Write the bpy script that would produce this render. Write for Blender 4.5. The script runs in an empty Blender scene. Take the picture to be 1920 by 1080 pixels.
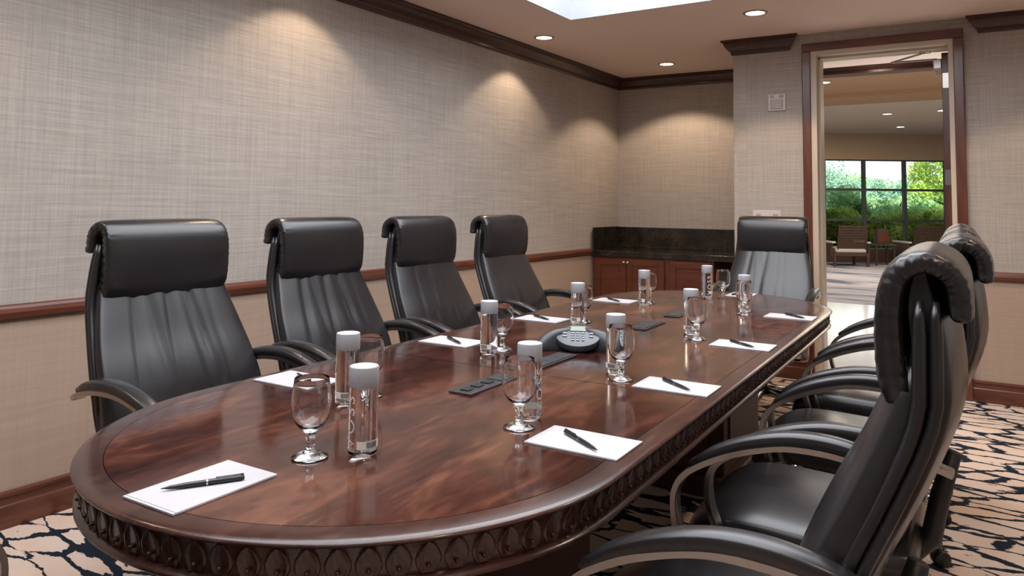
import bpy, bmesh, math, random
import numpy as np
from mathutils import Vector, Matrix

PI = math.pi
S = bpy.context.scene
C = S.collection

# ------------------------------------------------------------------ camera
cam_d = bpy.data.cameras.new('camera')
cam = bpy.data.objects.new('camera', cam_d)
C.objects.link(cam)
S.camera = cam
YAW, PITCH, ROLL, FPX, PPY = 0.5709, 0.06439, 0.01115, 1395.33, 247.31
cam_d.sensor_fit = 'HORIZONTAL'
cam_d.sensor_width = 36.0
cam_d.lens = FPX / 1920 * 36.0
cam_d.shift_x = -PPY * math.sin(ROLL) / 1920
cam_d.shift_y = -PPY * math.cos(ROLL) / 1920
cam_d.clip_start = 0.02
cam_d.clip_end = 300
CH = 1.276
cam.matrix_world = (Matrix.Translation((0, 0, CH)) @ Matrix.Rotation(YAW, 4, 'Z') @
                    Matrix.Rotation(PI / 2 + PITCH, 4, 'X') @ Matrix.Rotation(ROLL, 4, 'Z'))

# ------------------------------------------------------------------ world, sun, exposure
S.view_settings.view_transform = 'Standard'
S.view_settings.look = 'None'
S.view_settings.gamma = 1
S.view_settings.use_curve_mapping = False
S.view_settings.exposure = 0.8
wd = bpy.data.worlds.new('sky')
S.world = wd
wd.use_nodes = True
bgn = wd.node_tree.nodes['Background']
bgn.inputs[0].default_value = (0.80, 0.82, 0.90, 1)
bgn.inputs[1].default_value = 1.35
WARM = (1.0, 0.76, 0.54)

def lamp(name, kind, loc, energy, color=(1, 1, 1), rot=(0, 0, 0), **kw):
    d = bpy.data.lights.new(name, kind)
    d.energy = energy
    d.color = color
    for k, v in kw.items():
        setattr(d, k, v)
    o = bpy.data.objects.new(name, d)
    C.objects.link(o)
    o.location = loc
    o.rotation_euler = rot
    return o

lamp('sun_light', 'SUN', (0, 0, 20), 9.0, (1, 0.95, 0.85), (math.radians(42), 0, math.radians(20)), angle=0.02)
# daylight-white lamps of the raised ceiling tray (over the table), facing down
TX0, TX1, TY0, TY1 = -2.50, 0.03, -0.60, 4.62
H = 2.59
lamp('tray_light', 'AREA', ((TX0 + TX1) / 2, (TY0 + TY1) / 2, H + 0.76), 140, (0.93, 0.95, 1.0),
     shape='RECTANGLE', size=TX1 - TX0 - 0.1, size_y=TY1 - TY0 - 0.1)
lamp('lobby_fill', 'AREA', (-2.0, 15.0, 2.98), 210, (1.0, 0.82, 0.62), shape='RECTANGLE', size=6, size_y=4)  # area fill added to brighten the lobby, not one of its downlights
lamp('corridor_fill', 'AREA', (-1.2, 9.0, 2.9), 60, (1.0, 0.95, 0.9), shape='RECTANGLE', size=3, size_y=2)  # added fill over the tiled corridor, no fixture of its own

# ------------------------------------------------------------------ materials
def new_mat(name):
    m = bpy.data.materials.new(name)
    m.use_nodes = True
    return m, m.node_tree, m.node_tree.nodes['Principled BSDF']

def setp(b, **kw):
    names = {'color': 'Base Color', 'rough': 'Roughness', 'metal': 'Metallic', 'ior': 'IOR',
             'trans': 'Transmission Weight', 'coat': 'Coat Weight', 'coatr': 'Coat Roughness',
             'spec': 'Specular IOR Level', 'emit': 'Emission Color', 'emits': 'Emission Strength',
             'sheen': 'Sheen Weight'}
    for k, v in kw.items():
        if k in ('color', 'emit'):
            v = (*v, 1)
        b.inputs[names[k]].default_value = v

def simple(name, color, rough=0.5, **kw):
    m, t, b = new_mat(name)
    setp(b, color=color, rough=rough, **kw)
    # a trace of procedural variation so that no surface is perfectly even
    n = t.nodes.new('ShaderNodeTexNoise')
    n.inputs['Scale'].default_value = 35
    r = t.nodes.new('ShaderNodeMapRange')
    r.inputs['To Min'].default_value = max(0, rough - 0.04)
    r.inputs['To Max'].default_value = min(1, rough + 0.04)
    if not kw.get('trans'):
        t.links.new(n.outputs[0], r.inputs[0])
        t.links.new(r.outputs[0], b.inputs['Roughness'])
    return m

def coords(t, scale=(1, 1, 1), rot=(0, 0, 0), kind='Object'):
    tc = t.nodes.new('ShaderNodeTexCoord')
    mp = t.nodes.new('ShaderNodeMapping')
    mp.inputs['Scale'].default_value = scale
    mp.inputs['Rotation'].default_value = rot
    t.links.new(tc.outputs[kind], mp.inputs[0])
    return mp.outputs[0]

def noise(t, vec, scale=1, detail=3, rough=0.5, dist=0):
    n = t.nodes.new('ShaderNodeTexNoise')
    n.inputs['Scale'].default_value = scale
    n.inputs['Detail'].default_value = detail
    n.inputs['Roughness'].default_value = rough
    n.inputs['Distortion'].default_value = dist
    t.links.new(vec, n.inputs['Vector'])
    return n.outputs[0]

def ramp(t, fac, stops):
    r = t.nodes.new('ShaderNodeValToRGB')
    e = r.color_ramp.elements
    while len(e) < len(stops):
        e.new(0.5)
    for i, (p, c) in enumerate(stops):
        e[i].position = p
        e[i].color = (*c, 1) if len(c) == 3 else c
    t.links.new(fac, r.inputs[0])
    return r.outputs[0]

def math_(t, op, a, b=None, clamp=False):
    n = t.nodes.new('ShaderNodeMath')
    n.operation = op
    n.use_clamp = clamp
    for i, v in enumerate((a, b)):
        if v is None:
            continue
        if isinstance(v, (int, float)):
            n.inputs[i].default_value = v
        else:
            t.links.new(v, n.inputs[i])
    return n.outputs[0]

def mixc(t, fac, a, b, mode='MIX'):
    n = t.nodes.new('ShaderNodeMix')
    n.data_type = 'RGBA'
    n.blend_type = mode
    for sock, v in ((n.inputs[0], fac), (n.inputs[6], a), (n.inputs[7], b)):
        if isinstance(v, (int, float)):
            sock.default_value = v
        elif isinstance(v, tuple):
            sock.default_value = (*v, 1)
        else:
            t.links.new(v, sock)
    return n.outputs[2]

def bump(t, b, height, strength=0.3, dist=0.002):
    n = t.nodes.new('ShaderNodeBump')
    n.inputs['Strength'].default_value = strength
    n.inputs['Distance'].default_value = dist
    t.links.new(height, n.inputs['Height'])
    t.links.new(n.outputs[0], b.inputs['Normal'])

def wood(name, dark, light, rough=0.3, axis='x', scale=1.0, coat=0.3):
    m, t, b = new_mat(name)
    sc = {'x': (1.2, 14, 14), 'y': (14, 1.2, 14), 'z': (14, 14, 1.2)}[axis]
    v = coords(t, tuple(s * scale for s in sc))
    n1 = noise(t, v, 2.0, 5, 0.6, 0.6)
    col = ramp(t, n1, [(0.3, dark), (0.7, light)])
    t.links.new(col, b.inputs['Base Color'])
    setp(b, rough=rough, coat=coat, coatr=0.15)
    bump(t, b, n1, 0.06, 0.001)
    return m

TRIM_D, TRIM_L = (0.060, 0.017, 0.009), (0.150, 0.042, 0.020)
M_trim = {a: wood('mahogany_' + a, TRIM_D, TRIM_L, 0.3, a) for a in 'xyz'}
M_cab = wood('cabinet_wood', (0.075, 0.018, 0.008), (0.135, 0.034, 0.014), 0.32, 'x')
M_crown = wood('crown_wood', (0.028, 0.009, 0.007), (0.058, 0.018, 0.012), 0.34, 'y')

def table_wood(name, axis, dark, mid, light, rough=0.17):
    m, t, b = new_mat(name)
    sc = (2.2, 0.75, 2) if axis == 'u' else (4.5, 0.8, 3)
    v = coords(t, sc)
    n1 = noise(t, v, 3.0, 7, 0.62, 1.2)
    n2 = noise(t, coords(t, (14, 3.0, 10)), 4.0, 5, 0.65, 0.8)
    n3 = noise(t, coords(t, (1, 1, 1)), 1.7, 2, 0.5)
    f = math_(t, 'ADD', math_(t, 'MULTIPLY', n1, 0.65), math_(t, 'MULTIPLY', n2, 0.35))
    f = math_(t, 'ADD', f, math_(t, 'MULTIPLY', math_(t, 'SUBTRACT', n3, 0.5), 0.35))
    col = ramp(t, f, [(0.36, dark), (0.51, mid), (0.66, light)])
    t.links.new(col, b.inputs['Base Color'])
    mr = t.nodes.new('ShaderNodeMapRange')
    mr.inputs['From Min'].default_value = 0.3
    mr.inputs['From Max'].default_value = 0.7
    mr.inputs['To Min'].default_value = rough - 0.04
    mr.inputs['To Max'].default_value = rough + 0.06
    t.links.new(noise(t, coords(t, (1, 1, 1)), 9, 6, 0.7), mr.inputs[0])
    t.links.new(mr.outputs[0], b.inputs['Roughness'])
    setp(b, coat=0.12, coatr=0.08, spec=0.5)
    bump(t, b, n2, 0.03, 0.0006)
    return m

M_field = table_wood('tabletop_veneer', 'u', (0.016, 0.005, 0.004), (0.055, 0.016, 0.010), (0.135, 0.048, 0.027), 0.12)
M_border = table_wood('tabletop_border_veneer', 'v', (0.022, 0.008, 0.006), (0.045, 0.016, 0.011), (0.075, 0.028, 0.018), 0.2)
M_ped = simple('pedestal_mahogany', (0.050, 0.014, 0.008), 0.55)
M_carve = table_wood('carved_mahogany', 'v', (0.022, 0.006, 0.003), (0.060, 0.018, 0.009), (0.10, 0.034, 0.016), 0.26)

def wallpaper(name, ax, base_lo, base_hi, fine=1.25, contrast=1.0):
    """woven grasscloth; ax = the horizontal axis the wall runs along ('x' or 'y')"""
    m, t, b = new_mat(name)
    def sc(h, v):
        return (h, 1, v) if ax == 'x' else (1, h, v)
    hz = noise(t, coords(t, sc(2.2 * fine, 95 * fine)), 1, 3, 0.65)
    vt = noise(t, coords(t, sc(85 * fine, 1.8 * fine)), 1, 3, 0.65)
    hz2 = noise(t, coords(t, sc(8 * fine, 320 * fine)), 1, 2, 0.6)
    vt2 = noise(t, coords(t, sc(300 * fine, 7 * fine)), 1, 2, 0.6)
    big = noise(t, coords(t, sc(1.0, 1.0)), 1.3, 3, 0.5)
    f = math_(t, 'ADD', math_(t, 'MULTIPLY', hz, 0.36), math_(t, 'MULTIPLY', vt, 0.26))
    f = math_(t, 'ADD', f, math_(t, 'ADD', math_(t, 'MULTIPLY', hz2, 0.16), math_(t, 'MULTIPLY', vt2, 0.12)))
    f = math_(t, 'ADD', f, math_(t, 'MULTIPLY', big, 0.10))
    c = 0.17 / contrast
    col = ramp(t, f, [(0.5 - c, base_lo), (0.5 + c, base_hi)])
    t.links.new(col, b.inputs['Base Color'])
    setp(b, rough=0.72, spec=0.25)
    bump(t, b, f, 0.35, 0.002)
    return m

UP_LO, UP_HI = (0.27, 0.235, 0.205), (0.50, 0.450, 0.405)
M_paper = {a: wallpaper('grasscloth_' + a, a, UP_LO, UP_HI) for a in 'xy'}
LO_LO, LO_HI = (0.33, 0.235, 0.175), (0.45, 0.335, 0.255)
M_lower = {a: wallpaper('dado_paper_' + a, a, LO_LO, LO_HI, 0.8, 0.7) for a in 'xy'}
M_ceil = simple('ceiling_paint', (0.80, 0.66, 0.58), 0.85)
M_tray = simple('tray_paint', (0.50, 0.52, 0.54), 0.85)
M_cream = simple('cream_frame_paint', (0.55, 0.46, 0.36), 0.4)

def granite():
    m, t, b = new_mat('dark_granite')
    n1 = noise(t, coords(t), 60, 6, 0.7)
    n2 = noise(t, coords(t), 7, 4, 0.6)
    f = math_(t, 'ADD', math_(t, 'MULTIPLY', n1, 0.6), math_(t, 'MULTIPLY', n2, 0.4))
    col = ramp(t, f, [(0.38, (0.006, 0.005, 0.004)), (0.5, (0.018, 0.014, 0.010)), (0.62, (0.050, 0.038, 0.026))])
    t.links.new(col, b.inputs['Base Color'])
    setp(b, rough=0.12)
    return m
M_granite = granite()

def carpet(name, base1, base2, line, scale, sx, sy, thick, rot=0.0):
    m, t, b = new_mat(name)
    v = coords(t, (sx, sy, 1), (0, 0, rot))
    nz = t.nodes.new('ShaderNodeTexNoise')
    nz.inputs['Scale'].default_value = 3.2
    nz.inputs['Detail'].default_value = 5
    nz.inputs['Roughness'].default_value = 0.65
    t.links.new(v, nz.inputs['Vector'])
    mx = t.nodes.new('ShaderNodeMix')
    mx.data_type = 'VECTOR'
    mx.inputs[0].default_value = 0.16
    t.links.new(v, mx.inputs[4])
    t.links.new(nz.outputs['Color'], mx.inputs[5])
    vo = t.nodes.new('ShaderNodeTexVoronoi')
    vo.feature = 'DISTANCE_TO_EDGE'
    vo.inputs['Scale'].default_value = scale
    t.links.new(mx.outputs[1], vo.inputs['Vector'])
    n = noise(t, v, 4.5, 4, 0.6)
    n = math_(t, 'MULTIPLY', math_(t, 'SUBTRACT', n, 0.42), thick * 3.9, False)
    n = math_(t, 'ADD', n, thick * 0.45)
    d = math_(t, 'SUBTRACT', vo.outputs['Distance'], n)
    mask = math_(t, 'MULTIPLY', d, 60, True)
    fl = noise(t, v, 16, 3, 0.5)
    fleck = math_(t, 'LESS_THAN', fl, 0.30)
    mask = math_(t, 'MULTIPLY', mask, math_(t, 'SUBTRACT', 1.0, fleck))
    bn = noise(t, v, 2.6, 5, 0.6)
    base = ramp(t, bn, [(0.35, base1), (0.65, base2)])
    pile = noise(t, coords(t), 260, 2, 0.6)
    base = mixc(t, 0.35, base, ramp(t, pile, [(0.3, (0.45, 0.45, 0.45)), (0.7, (1, 1, 1))]), 'MULTIPLY')
    col = mixc(t, mask, line, base)
    t.links.new(col, b.inputs['Base Color'])
    setp(b, rough=0.95, spec=0.1)
    bump(t, b, pile, 0.5, 0.004)
    return m
M_carpet = carpet('crackle_carpet', (0.68, 0.50, 0.385), (0.70, 0.58, 0.51), (0.012, 0.018, 0.030), 6.1, 0.75, 1.90, 0.088, 0.5)

def lobby_carpet():
    m, t, b = new_mat('lobby_carpet')
    n1 = noise(t, coords(t, (0.5, 1.5, 1), (0, 0, 0.35)), 1.1, 5, 0.62, 0.8)
    col = ramp(t, n1, [(0.36, (0.045, 0.055, 0.085)), (0.47, (0.24, 0.26, 0.33)), (0.62, (0.34, 0.32, 0.35))])
    t.links.new(col, b.inputs['Base Color'])
    setp(b, rough=0.9, spec=0.15)
    return m
M_lobby_carpet = lobby_carpet()
M_tile = simple('white_marble_tile', (0.80, 0.83, 0.85), 0.12)

def leather():
    m, t, b = new_mat('black_leather')
    n = noise(t, coords(t), 180, 4, 0.6)
    n2 = noise(t, coords(t), 4, 1, 0.5)
    col = ramp(t, n2, [(0.3, (0.010, 0.009, 0.010)), (0.7, (0.019, 0.017, 0.018))])
    t.links.new(col, b.inputs['Base Color'])
    mr = t.nodes.new('ShaderNodeMapRange')
    mr.inputs['To Min'].default_value = 0.22
    mr.inputs['To Max'].default_value = 0.35
    t.links.new(n2, mr.inputs[0])
    t.links.new(mr.outputs[0], b.inputs['Roughness'])
    bump(t, b, n, 0.03, 0.0003)
    setp(b, spec=0.55)
    return m
M_leather = leather()
M_plastic = simple('black_plastic', (0.012, 0.012, 0.013), 0.4)
M_chrome = simple('brushed_steel', (0.40, 0.36, 0.33), 0.20, metal=1.0)
M_darksteel = simple('dark_polished_steel', (0.30, 0.28, 0.27), 0.24, metal=1.0)
M_paperwhite = simple('white_paper', (0.42, 0.40, 0.415), 0.7)
M_paper2 = simple('pad_backing_paper', (0.38, 0.37, 0.385), 0.7)
M_pen = simple('black_pen_lacquer', (0.012, 0.012, 0.014), 0.25)
M_silver = simple('silver_metal', (0.75, 0.75, 0.76), 0.2, metal=1.0)
M_cap = simple('grey_bottle_cap', (0.34, 0.34, 0.36), 0.38)
M_captop = simple('pale_cap_top', (0.50, 0.50, 0.51), 0.4)
M_letter = simple('bottle_print_grey', (0.62, 0.62, 0.62), 0.4)
M_label = simple('white_bottle_label', (0.75, 0.72, 0.66), 0.5)
M_ink = simple('black_print', (0.02, 0.02, 0.02), 0.5)
M_plate = simple('data_plate_grey', (0.030, 0.030, 0.034), 0.35)
M_socket = simple('socket_black', (0.012, 0.012, 0.014), 0.4)
M_phone = simple('phone_charcoal', (0.020, 0.022, 0.026), 0.32)
M_phoneg = simple('phone_grey_keypad', (0.060, 0.066, 0.078), 0.35)
M_key = simple('phone_key_pale', (0.22, 0.23, 0.25), 0.4)
M_lcd = simple('phone_display_green', (0.12, 0.15, 0.09), 0.2)
M_beige = simple('beige_plastic', (0.56, 0.50, 0.47), 0.45)
M_beiged = simple('beige_plastic_dark', (0.36, 0.30, 0.28), 0.45)  # darker beige for the plate housing and outer rockers
M_rim = simple('downlight_trim', (0.30, 0.24, 0.20), 0.4)
M_slat = simple('lounge_chair_rattan', (0.050, 0.026, 0.018), 0.55)
M_cushion = simple('lounge_cushion', (0.42, 0.40, 0.38), 0.8)
M_mullion = simple('window_mullion_dark', (0.035, 0.050, 0.050), 0.45)
M_tanwall = simple('lobby_wall_tan', (0.34, 0.25, 0.165), 0.8)
M_lobceil = simple('lobby_ceiling_paint', (0.50, 0.42, 0.33), 0.85)
M_brownsoffit = simple('lobby_soffit_brown', (0.30, 0.17, 0.085), 0.8)
M_grass = simple('lawn_green', (0.25, 0.38, 0.12), 0.9)
M_bark = simple('bark', (0.07, 0.05, 0.035), 0.9)

def glassy(name, ior, color=(1, 1, 1), rough=0.0):
    m, t, b = new_mat(name)
    setp(b, color=color, rough=rough, ior=ior, trans=1.0)
    return m
M_glass = glassy('clear_glass', 1.45)
M_water = glassy('water_filled_bottle', 1.36)
M_pane = glassy('window_glass', 1.05, (0.97, 1.0, 0.99))

def emissive(name, color, strength):
    m, t, b = new_mat(name)
    setp(b, color=(0.8, 0.8, 0.8), emit=color, emits=strength)
    return m
M_lens = emissive('lit_downlight_lens', (1.0, 0.86, 0.68), 5.0)

# ------------------------------------------------------------------ mesh helpers
def tag(o, label=None, cat=None, group=None, kind=None):
    if label: o['label'] = label
    if cat: o['category'] = cat
    if group: o['group'] = group
    if kind: o['kind'] = kind
    return o

def link(name, me, m, parent=None, smooth=None):
    if m is not None and len(me.materials) == 0:
        me.materials.append(m)
    o = bpy.data.objects.new(name, me)
    C.objects.link(o)
    if parent: o.parent = parent
    return o

def obj(name, bm, m, parent=None, smooth=False, angle=None):
    me = bpy.data.meshes.new(name)
    bmesh.ops.recalc_face_normals(bm, faces=bm.faces)
    bm.to_mesh(me)
    bm.free()
    if smooth:
        me.polygons.foreach_set('use_smooth', [True] * len(me.polygons))
        if angle:
            me.set_sharp_from_angle(angle=math.radians(angle))
    return link(name, me, m, parent)

def empty(name, loc=(0, 0, 0), rz=0.0):
    o = bpy.data.objects.new(name, None)
    o.empty_display_size = 0.1
    C.objects.link(o)
    o.location = loc
    o.rotation_euler = (0, 0, rz)
    return o

def copy_tree(o, parent=None):
    c = o.copy()
    C.objects.link(c)
    if parent: c.parent = parent
    for ch in [k for k in o.children]:
        copy_tree(ch, c)
    return c

def box(bm, x0, x1, y0, y1, z0, z1, bev=0.0, mat=None, seg=2):
    r = bmesh.ops.create_cube(bm, size=1)
    vs = r['verts']
    for v in vs:
        v.co = Vector((x0 + (v.co.x + .5) * (x1 - x0), y0 + (v.co.y + .5) * (y1 - y0), z0 + (v.co.z + .5) * (z1 - z0)))
    if bev:
        es = list({e for v in vs for e in v.link_edges})
        r2 = bmesh.ops.bevel(bm, geom=es, offset=bev, segments=seg, affect='EDGES', profile=0.5)
        vs = list({v for f in r2['faces'] for v in f.verts} | {v for v in vs if v.is_valid})
    if mat is not None:
        for v in vs: v.co = mat @ v.co
    return vs

def lathe(bm, prof, n=32, mat=None, closed=False):
    """prof: list of (r, z)"""
    rings = []
    for r, z in prof:
        if r < 1e-6:
            rings.append([bm.verts.new((0, 0, z))])
        else:
            rings.append([bm.verts.new((r * math.cos(2 * PI * i / n), r * math.sin(2 * PI * i / n), z)) for i in range(n)])
    pairs = list(zip(rings, rings[1:]))
    if closed: pairs.append((rings[-1], rings[0]))
    for a, b in pairs:
        if len(a) == 1 and len(b) == 1: continue
        if len(a) == 1:
            for i in range(n): bm.faces.new((a[0], b[i], b[(i + 1) % n]))
        elif len(b) == 1:
            for i in range(n): bm.faces.new((a[i], b[0], a[(i + 1) % n]))
        else:
            for i in range(n): bm.faces.new((a[i], b[i], b[(i + 1) % n], a[(i + 1) % n]))
    if mat is not None:
        for r in rings:
            for v in r: v.co = mat @ v.co

def tube(bm, pts, rad, n=10, caps=True):
    pts = [Vector(p) for p in pts]
    if not isinstance(rad, (list, tuple)): rad = [rad] * len(pts)
    rings = []
    up = Vector((0, 0, 1))
    prev = None
    for i, p in enumerate(pts):
        tg = (pts[min(i + 1, len(pts) - 1)] - pts[max(i - 1, 0)]).normalized()
        if prev is None:
            a = up if abs(tg.dot(up)) < .9 else Vector((1, 0, 0))
            s = tg.cross(a).normalized()
        else:
            s = (prev - tg * prev.dot(tg)).normalized()
        prev = s
        b = tg.cross(s)
        rings.append([bm.verts.new(p + (s * math.cos(2 * PI * k / n) + b * math.sin(2 * PI * k / n)) * rad[i]) for k in range(n)])
    for a, b in zip(rings, rings[1:]):
        for k in range(n): bm.faces.new((a[k], a[(k + 1) % n], b[(k + 1) % n], b[k]))
    if caps:
        bm.faces.new(rings[0]); bm.faces.new(rings[-1])

def catmull(pts, n):
    """resample a list of tuples smoothly with n stations per span"""
    P = [np.array(p, float) for p in pts]
    P = [2 * P[0] - P[1]] + P + [2 * P[-1] - P[-2]]
    out = []
    for i in range(1, len(P) - 2):
        for k in range(n):
            t = k / n
            a, b, c, d = P[i - 1], P[i], P[i + 1], P[i + 2]
            out.append(0.5 * ((2 * b) + (-a + c) * t + (2 * a - 5 * b + 4 * c - d) * t * t + (-a + 3 * b - 3 * c + d) * t ** 3))
    out.append(P[-2])
    return out

def loft(bm, stations, nring=28, expo=4.0, endround=0.02, disp=None):
    """stations: (x, y, z, halfwidth, halfthick); section lies across x and the normal of the path in the yz plane"""
    st = [np.array(s, float) for s in stations]
    N = len(st)
    rings = []
    def frame(i):
        a, b = st[max(i - 1, 0)], st[min(i + 1, N - 1)]
        tg = np.array([0, b[1] - a[1], b[2] - a[2]])
        tg /= np.linalg.norm(tg) + 1e-9
        nr = np.array([0, tg[2], -tg[1]])
        return tg, nr
    full = []
    steps = (0, 0.35, 0.7, 0.92)
    tg, nr = frame(0)
    for a in steps:
        k = math.sqrt(max(0, 1 - (1 - a) ** 2))
        full.append((st[0][:3] - tg * endround * (1 - a), st[0][3] - endround * (1 - k) * .9, st[0][4] * (0.12 + .88 * k), nr, 0.0))
    for i in range(N):
        tg, nr = frame(i)
        full.append((st[i][:3], st[i][3], st[i][4], nr, i / (N - 1)))
    tg, nr = frame(N - 1)
    for a in reversed(steps):
        k = math.sqrt(max(0, 1 - (1 - a) ** 2))
        full.append((st[-1][:3] + tg * endround * (1 - a), st[-1][3] - endround * (1 - k) * .9, st[-1][4] * (0.12 + .88 * k), nr, 1.0))
    X = np.array([1, 0, 0])
    for p, w, th, nr, s in full:
        ring = []
        for k in range(nring):
            hn = nring // 2
            tt = -1 + 2 * ((k % hn) + .5) / hn
            cx = .55 * tt + .45 * math.sin(PI / 2 * tt)
            cx = math.copysign(min(1, abs(cx)) , cx)
            sx = (1 - abs(cx) ** expo) ** (1 / expo)
            if k >= hn: cx, sx = -cx, -sx
            q = p + X * w * cx + nr * th * sx
            if disp is not None:
                q = q + disp(cx, sx, s, nr, w)
            ring.append(bm.verts.new(q))
        rings.append(ring)
    for a, b in zip(rings, rings[1:]):
        for k in range(nring): bm.faces.new((a[k], a[(k + 1) % nring], b[(k + 1) % nring], b[k]))
    bm.faces.new(rings[0]); bm.faces.new(rings[-1])

def prism(bm, pts, z0, z1):
    a = [bm.verts.new((x, y, z0)) for x, y in pts]
    b = [bm.verts.new((x, y, z1)) for x, y in pts]
    n = len(pts)
    for i in range(n): bm.faces.new((a[i], a[(i + 1) % n], b[(i + 1) % n], b[i]))
    bm.faces.new(a); bm.faces.new(b)

def profile_run(bm, path, prof, side=1, closed=False, ends=True):
    """sweep prof [(outward, z)] along a horizontal path of (x, y) with mitred corners; outward = left of travel * side"""
    n = len(path)
    P = [Vector((x, y)) for x, y in path]
    rings = []
    for i in range(n):
        if closed:
            d0 = (P[i] - P[i - 1]).normalized(); d1 = (P[(i + 1) % n] - P[i]).normalized()
        else:
            d0 = (P[i] - P[i - 1]).normalized() if i else (P[1] - P[0]).normalized()
            d1 = (P[i + 1] - P[i]).normalized() if i < n - 1 else d0
        n0 = Vector((-d0.y, d0.x)) * side; n1 = Vector((-d1.y, d1.x)) * side
        m = (n0 + n1).normalized()
        k = 1 / max(.3, m.dot(n0))
        rings.append([bm.verts.new((P[i].x + m.x * o * k, P[i].y + m.y * o * k, z)) for o, z in prof])
    pr = list(zip(rings, rings[1:]))
    if closed: pr.append((rings[-1], rings[0]))
    L = len(prof)
    for a, b in pr:
        for k in range(L): bm.faces.new((a[k], a[(k + 1) % L], b[(k + 1) % L], b[k]))
    if not closed and ends:
        bm.faces.new(rings[0]); bm.faces.new(rings[-1])

# ================================================================== SETTING
A = -3.2605                      # left wall plane
RB = 0.0313                      # the far walls are a hair out of square
YC, YB = 5.8306, 7.104           # door wall and alcove wall, at x = A
def fy(x, y): return y + RB * (x - A)
XCOL = -1.705                    # right end of the alcove
XR = 0.87                         # right wall
YN = -1.9                        # wall behind the camera
WT = 0.24                        # thickness of the door wall
RAILB, RAILT = 0.797, 0.861
ZD = 0.83
OX0, OX1, OZ = -1.085, -0.228, 2.415    # clear door opening

def quadwall(name, pts, z0, z1, thick, m, side=1, kind='structure'):
    bm = bmesh.new()
    profile_run(bm, pts, [(0, z0), (0, z1), (-thick, z1), (-thick, z0)], side)
    return tag(obj(name, bm, m), kind=kind)

# floor
bm = bmesh.new()
prism(bm, [(A - .1, YN - .1), (XR + .1, YN - .1), (XR + .1, fy(XR, YC) + .03), (XCOL, fy(XCOL, YC) + .03),
           (XCOL, fy(XCOL, YB) + .1), (A - .1, fy(A, YB) + .1)], -0.05, 0)
tag(obj('floor', bm, M_carpet), kind='structure')

# ceiling ring with the tray opening
def rect_ring(bm, outer, inner, z0, z1):
    (ax, ay, bx, by), (cx, cy, dx, dy) = outer, inner
    for x0, x1, y0, y1 in ((ax, cx, ay, by), (dx, bx, ay, by), (cx, dx, ay, cy), (cx, dx, dy, by)):
        box(bm, x0, x1, y0, y1, z0, z1)
bm = bmesh.new()
rect_ring(bm, (A - .1, YN - .1, XR + .1, 7.45), (TX0, TY0, TX1, TY1), H, H + 0.04)
tag(obj('ceiling', bm, M_ceil), kind='structure')
bm = bmesh.new()
ZT = H + 0.82
for x0, x1, y0, y1 in ((TX0, TX0 + .012, TY0, TY1), (TX1 - .012, TX1, TY0, TY1),
                       (TX0, TX1, TY0, TY0 + .012), (TX0, TX1, TY1 - .012, TY1)):
    box(bm, x0, x1, y0, y1, H - 0.002, ZT)
box(bm, TX0 - .03, TX1 + .03, TY0 - .03, TY1 + .03, ZT, ZT + .03)
tag(obj('ceiling_tray', bm, M_tray), kind='structure')

def wall_pair(name, path, side, ax, th=0.12):
    """upper grasscloth and lower dado paper of one wall, one object with two materials"""
    bm = bmesh.new()
    profile_run(bm, path, [(0, 0), (0, ZD), (-th, ZD), (-th, 0)], side)
    nlow = len(bm.faces)
    profile_run(bm, path, [(0, ZD), (0, H), (-th, H), (-th, ZD)], side)
    bm.faces.ensure_lookup_table()
    bmesh.ops.recalc_face_normals(bm, faces=bm.faces)
    for i, f in enumerate(bm.faces): f.material_index = 0 if i < nlow else 1
    me = bpy.data.meshes.new(name); bm.to_mesh(me); bm.free()
    me.materials.append(M_lower[ax]); me.materials.append(M_paper[ax])
    o = bpy.data.objects.new(name, me); C.objects.link(o)
    return tag(o, kind='structure')

wall_pair('wall_left', [(A, YN), (A, fy(A, YB))], -1, 'y')
wall_pair('wall_back', [(A, YB), (XCOL, fy(XCOL, YB))], -1, 'x')
wall_pair('wall_alcove', [(XCOL + .001, fy(XCOL, YB)), (XCOL + .001, fy(XCOL, YC) + .001)], -1, 'y', 0.1)
wall_pair('wall_right', [(XR, fy(XR, YC)), (XR, YN)], -1, 'y')
wall_pair('wall_near', [(XR, YN), (A, YN)], -1, 'x')

# door wall with its opening
bm = bmesh.new()
def wseg(x0, x1, z0, z1, mi):
    n0 = len(bm.faces)
    profile_run(bm, [(x0, fy(x0, YC)), (x1, fy(x1, YC))], [(0, z0), (0, z1), (-WT, z1), (-WT, z0)], -1)
    bm.faces.ensure_lookup_table()
    for f in list(bm.faces)[n0:]: f.material_index = mi
for x0, x1 in ((XCOL, OX0 - .045), (OX1 + .045, XR + .1)):
    wseg(x0, x1, 0, ZD, 0); wseg(x0, x1, ZD, H, 1)
wseg(OX0 - .045, OX1 + .045, OZ + .045, H, 1)
bmesh.ops.recalc_face_normals(bm, faces=bm.faces)
me = bpy.data.meshes.new('wall_door'); bm.to_mesh(me); bm.free()
me.materials.append(M_lower['x']); me.materials.append(M_paper['x'])
o = bpy.data.objects.new('wall_door', me); C.objects.link(o); tag(o, kind='structure')

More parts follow.
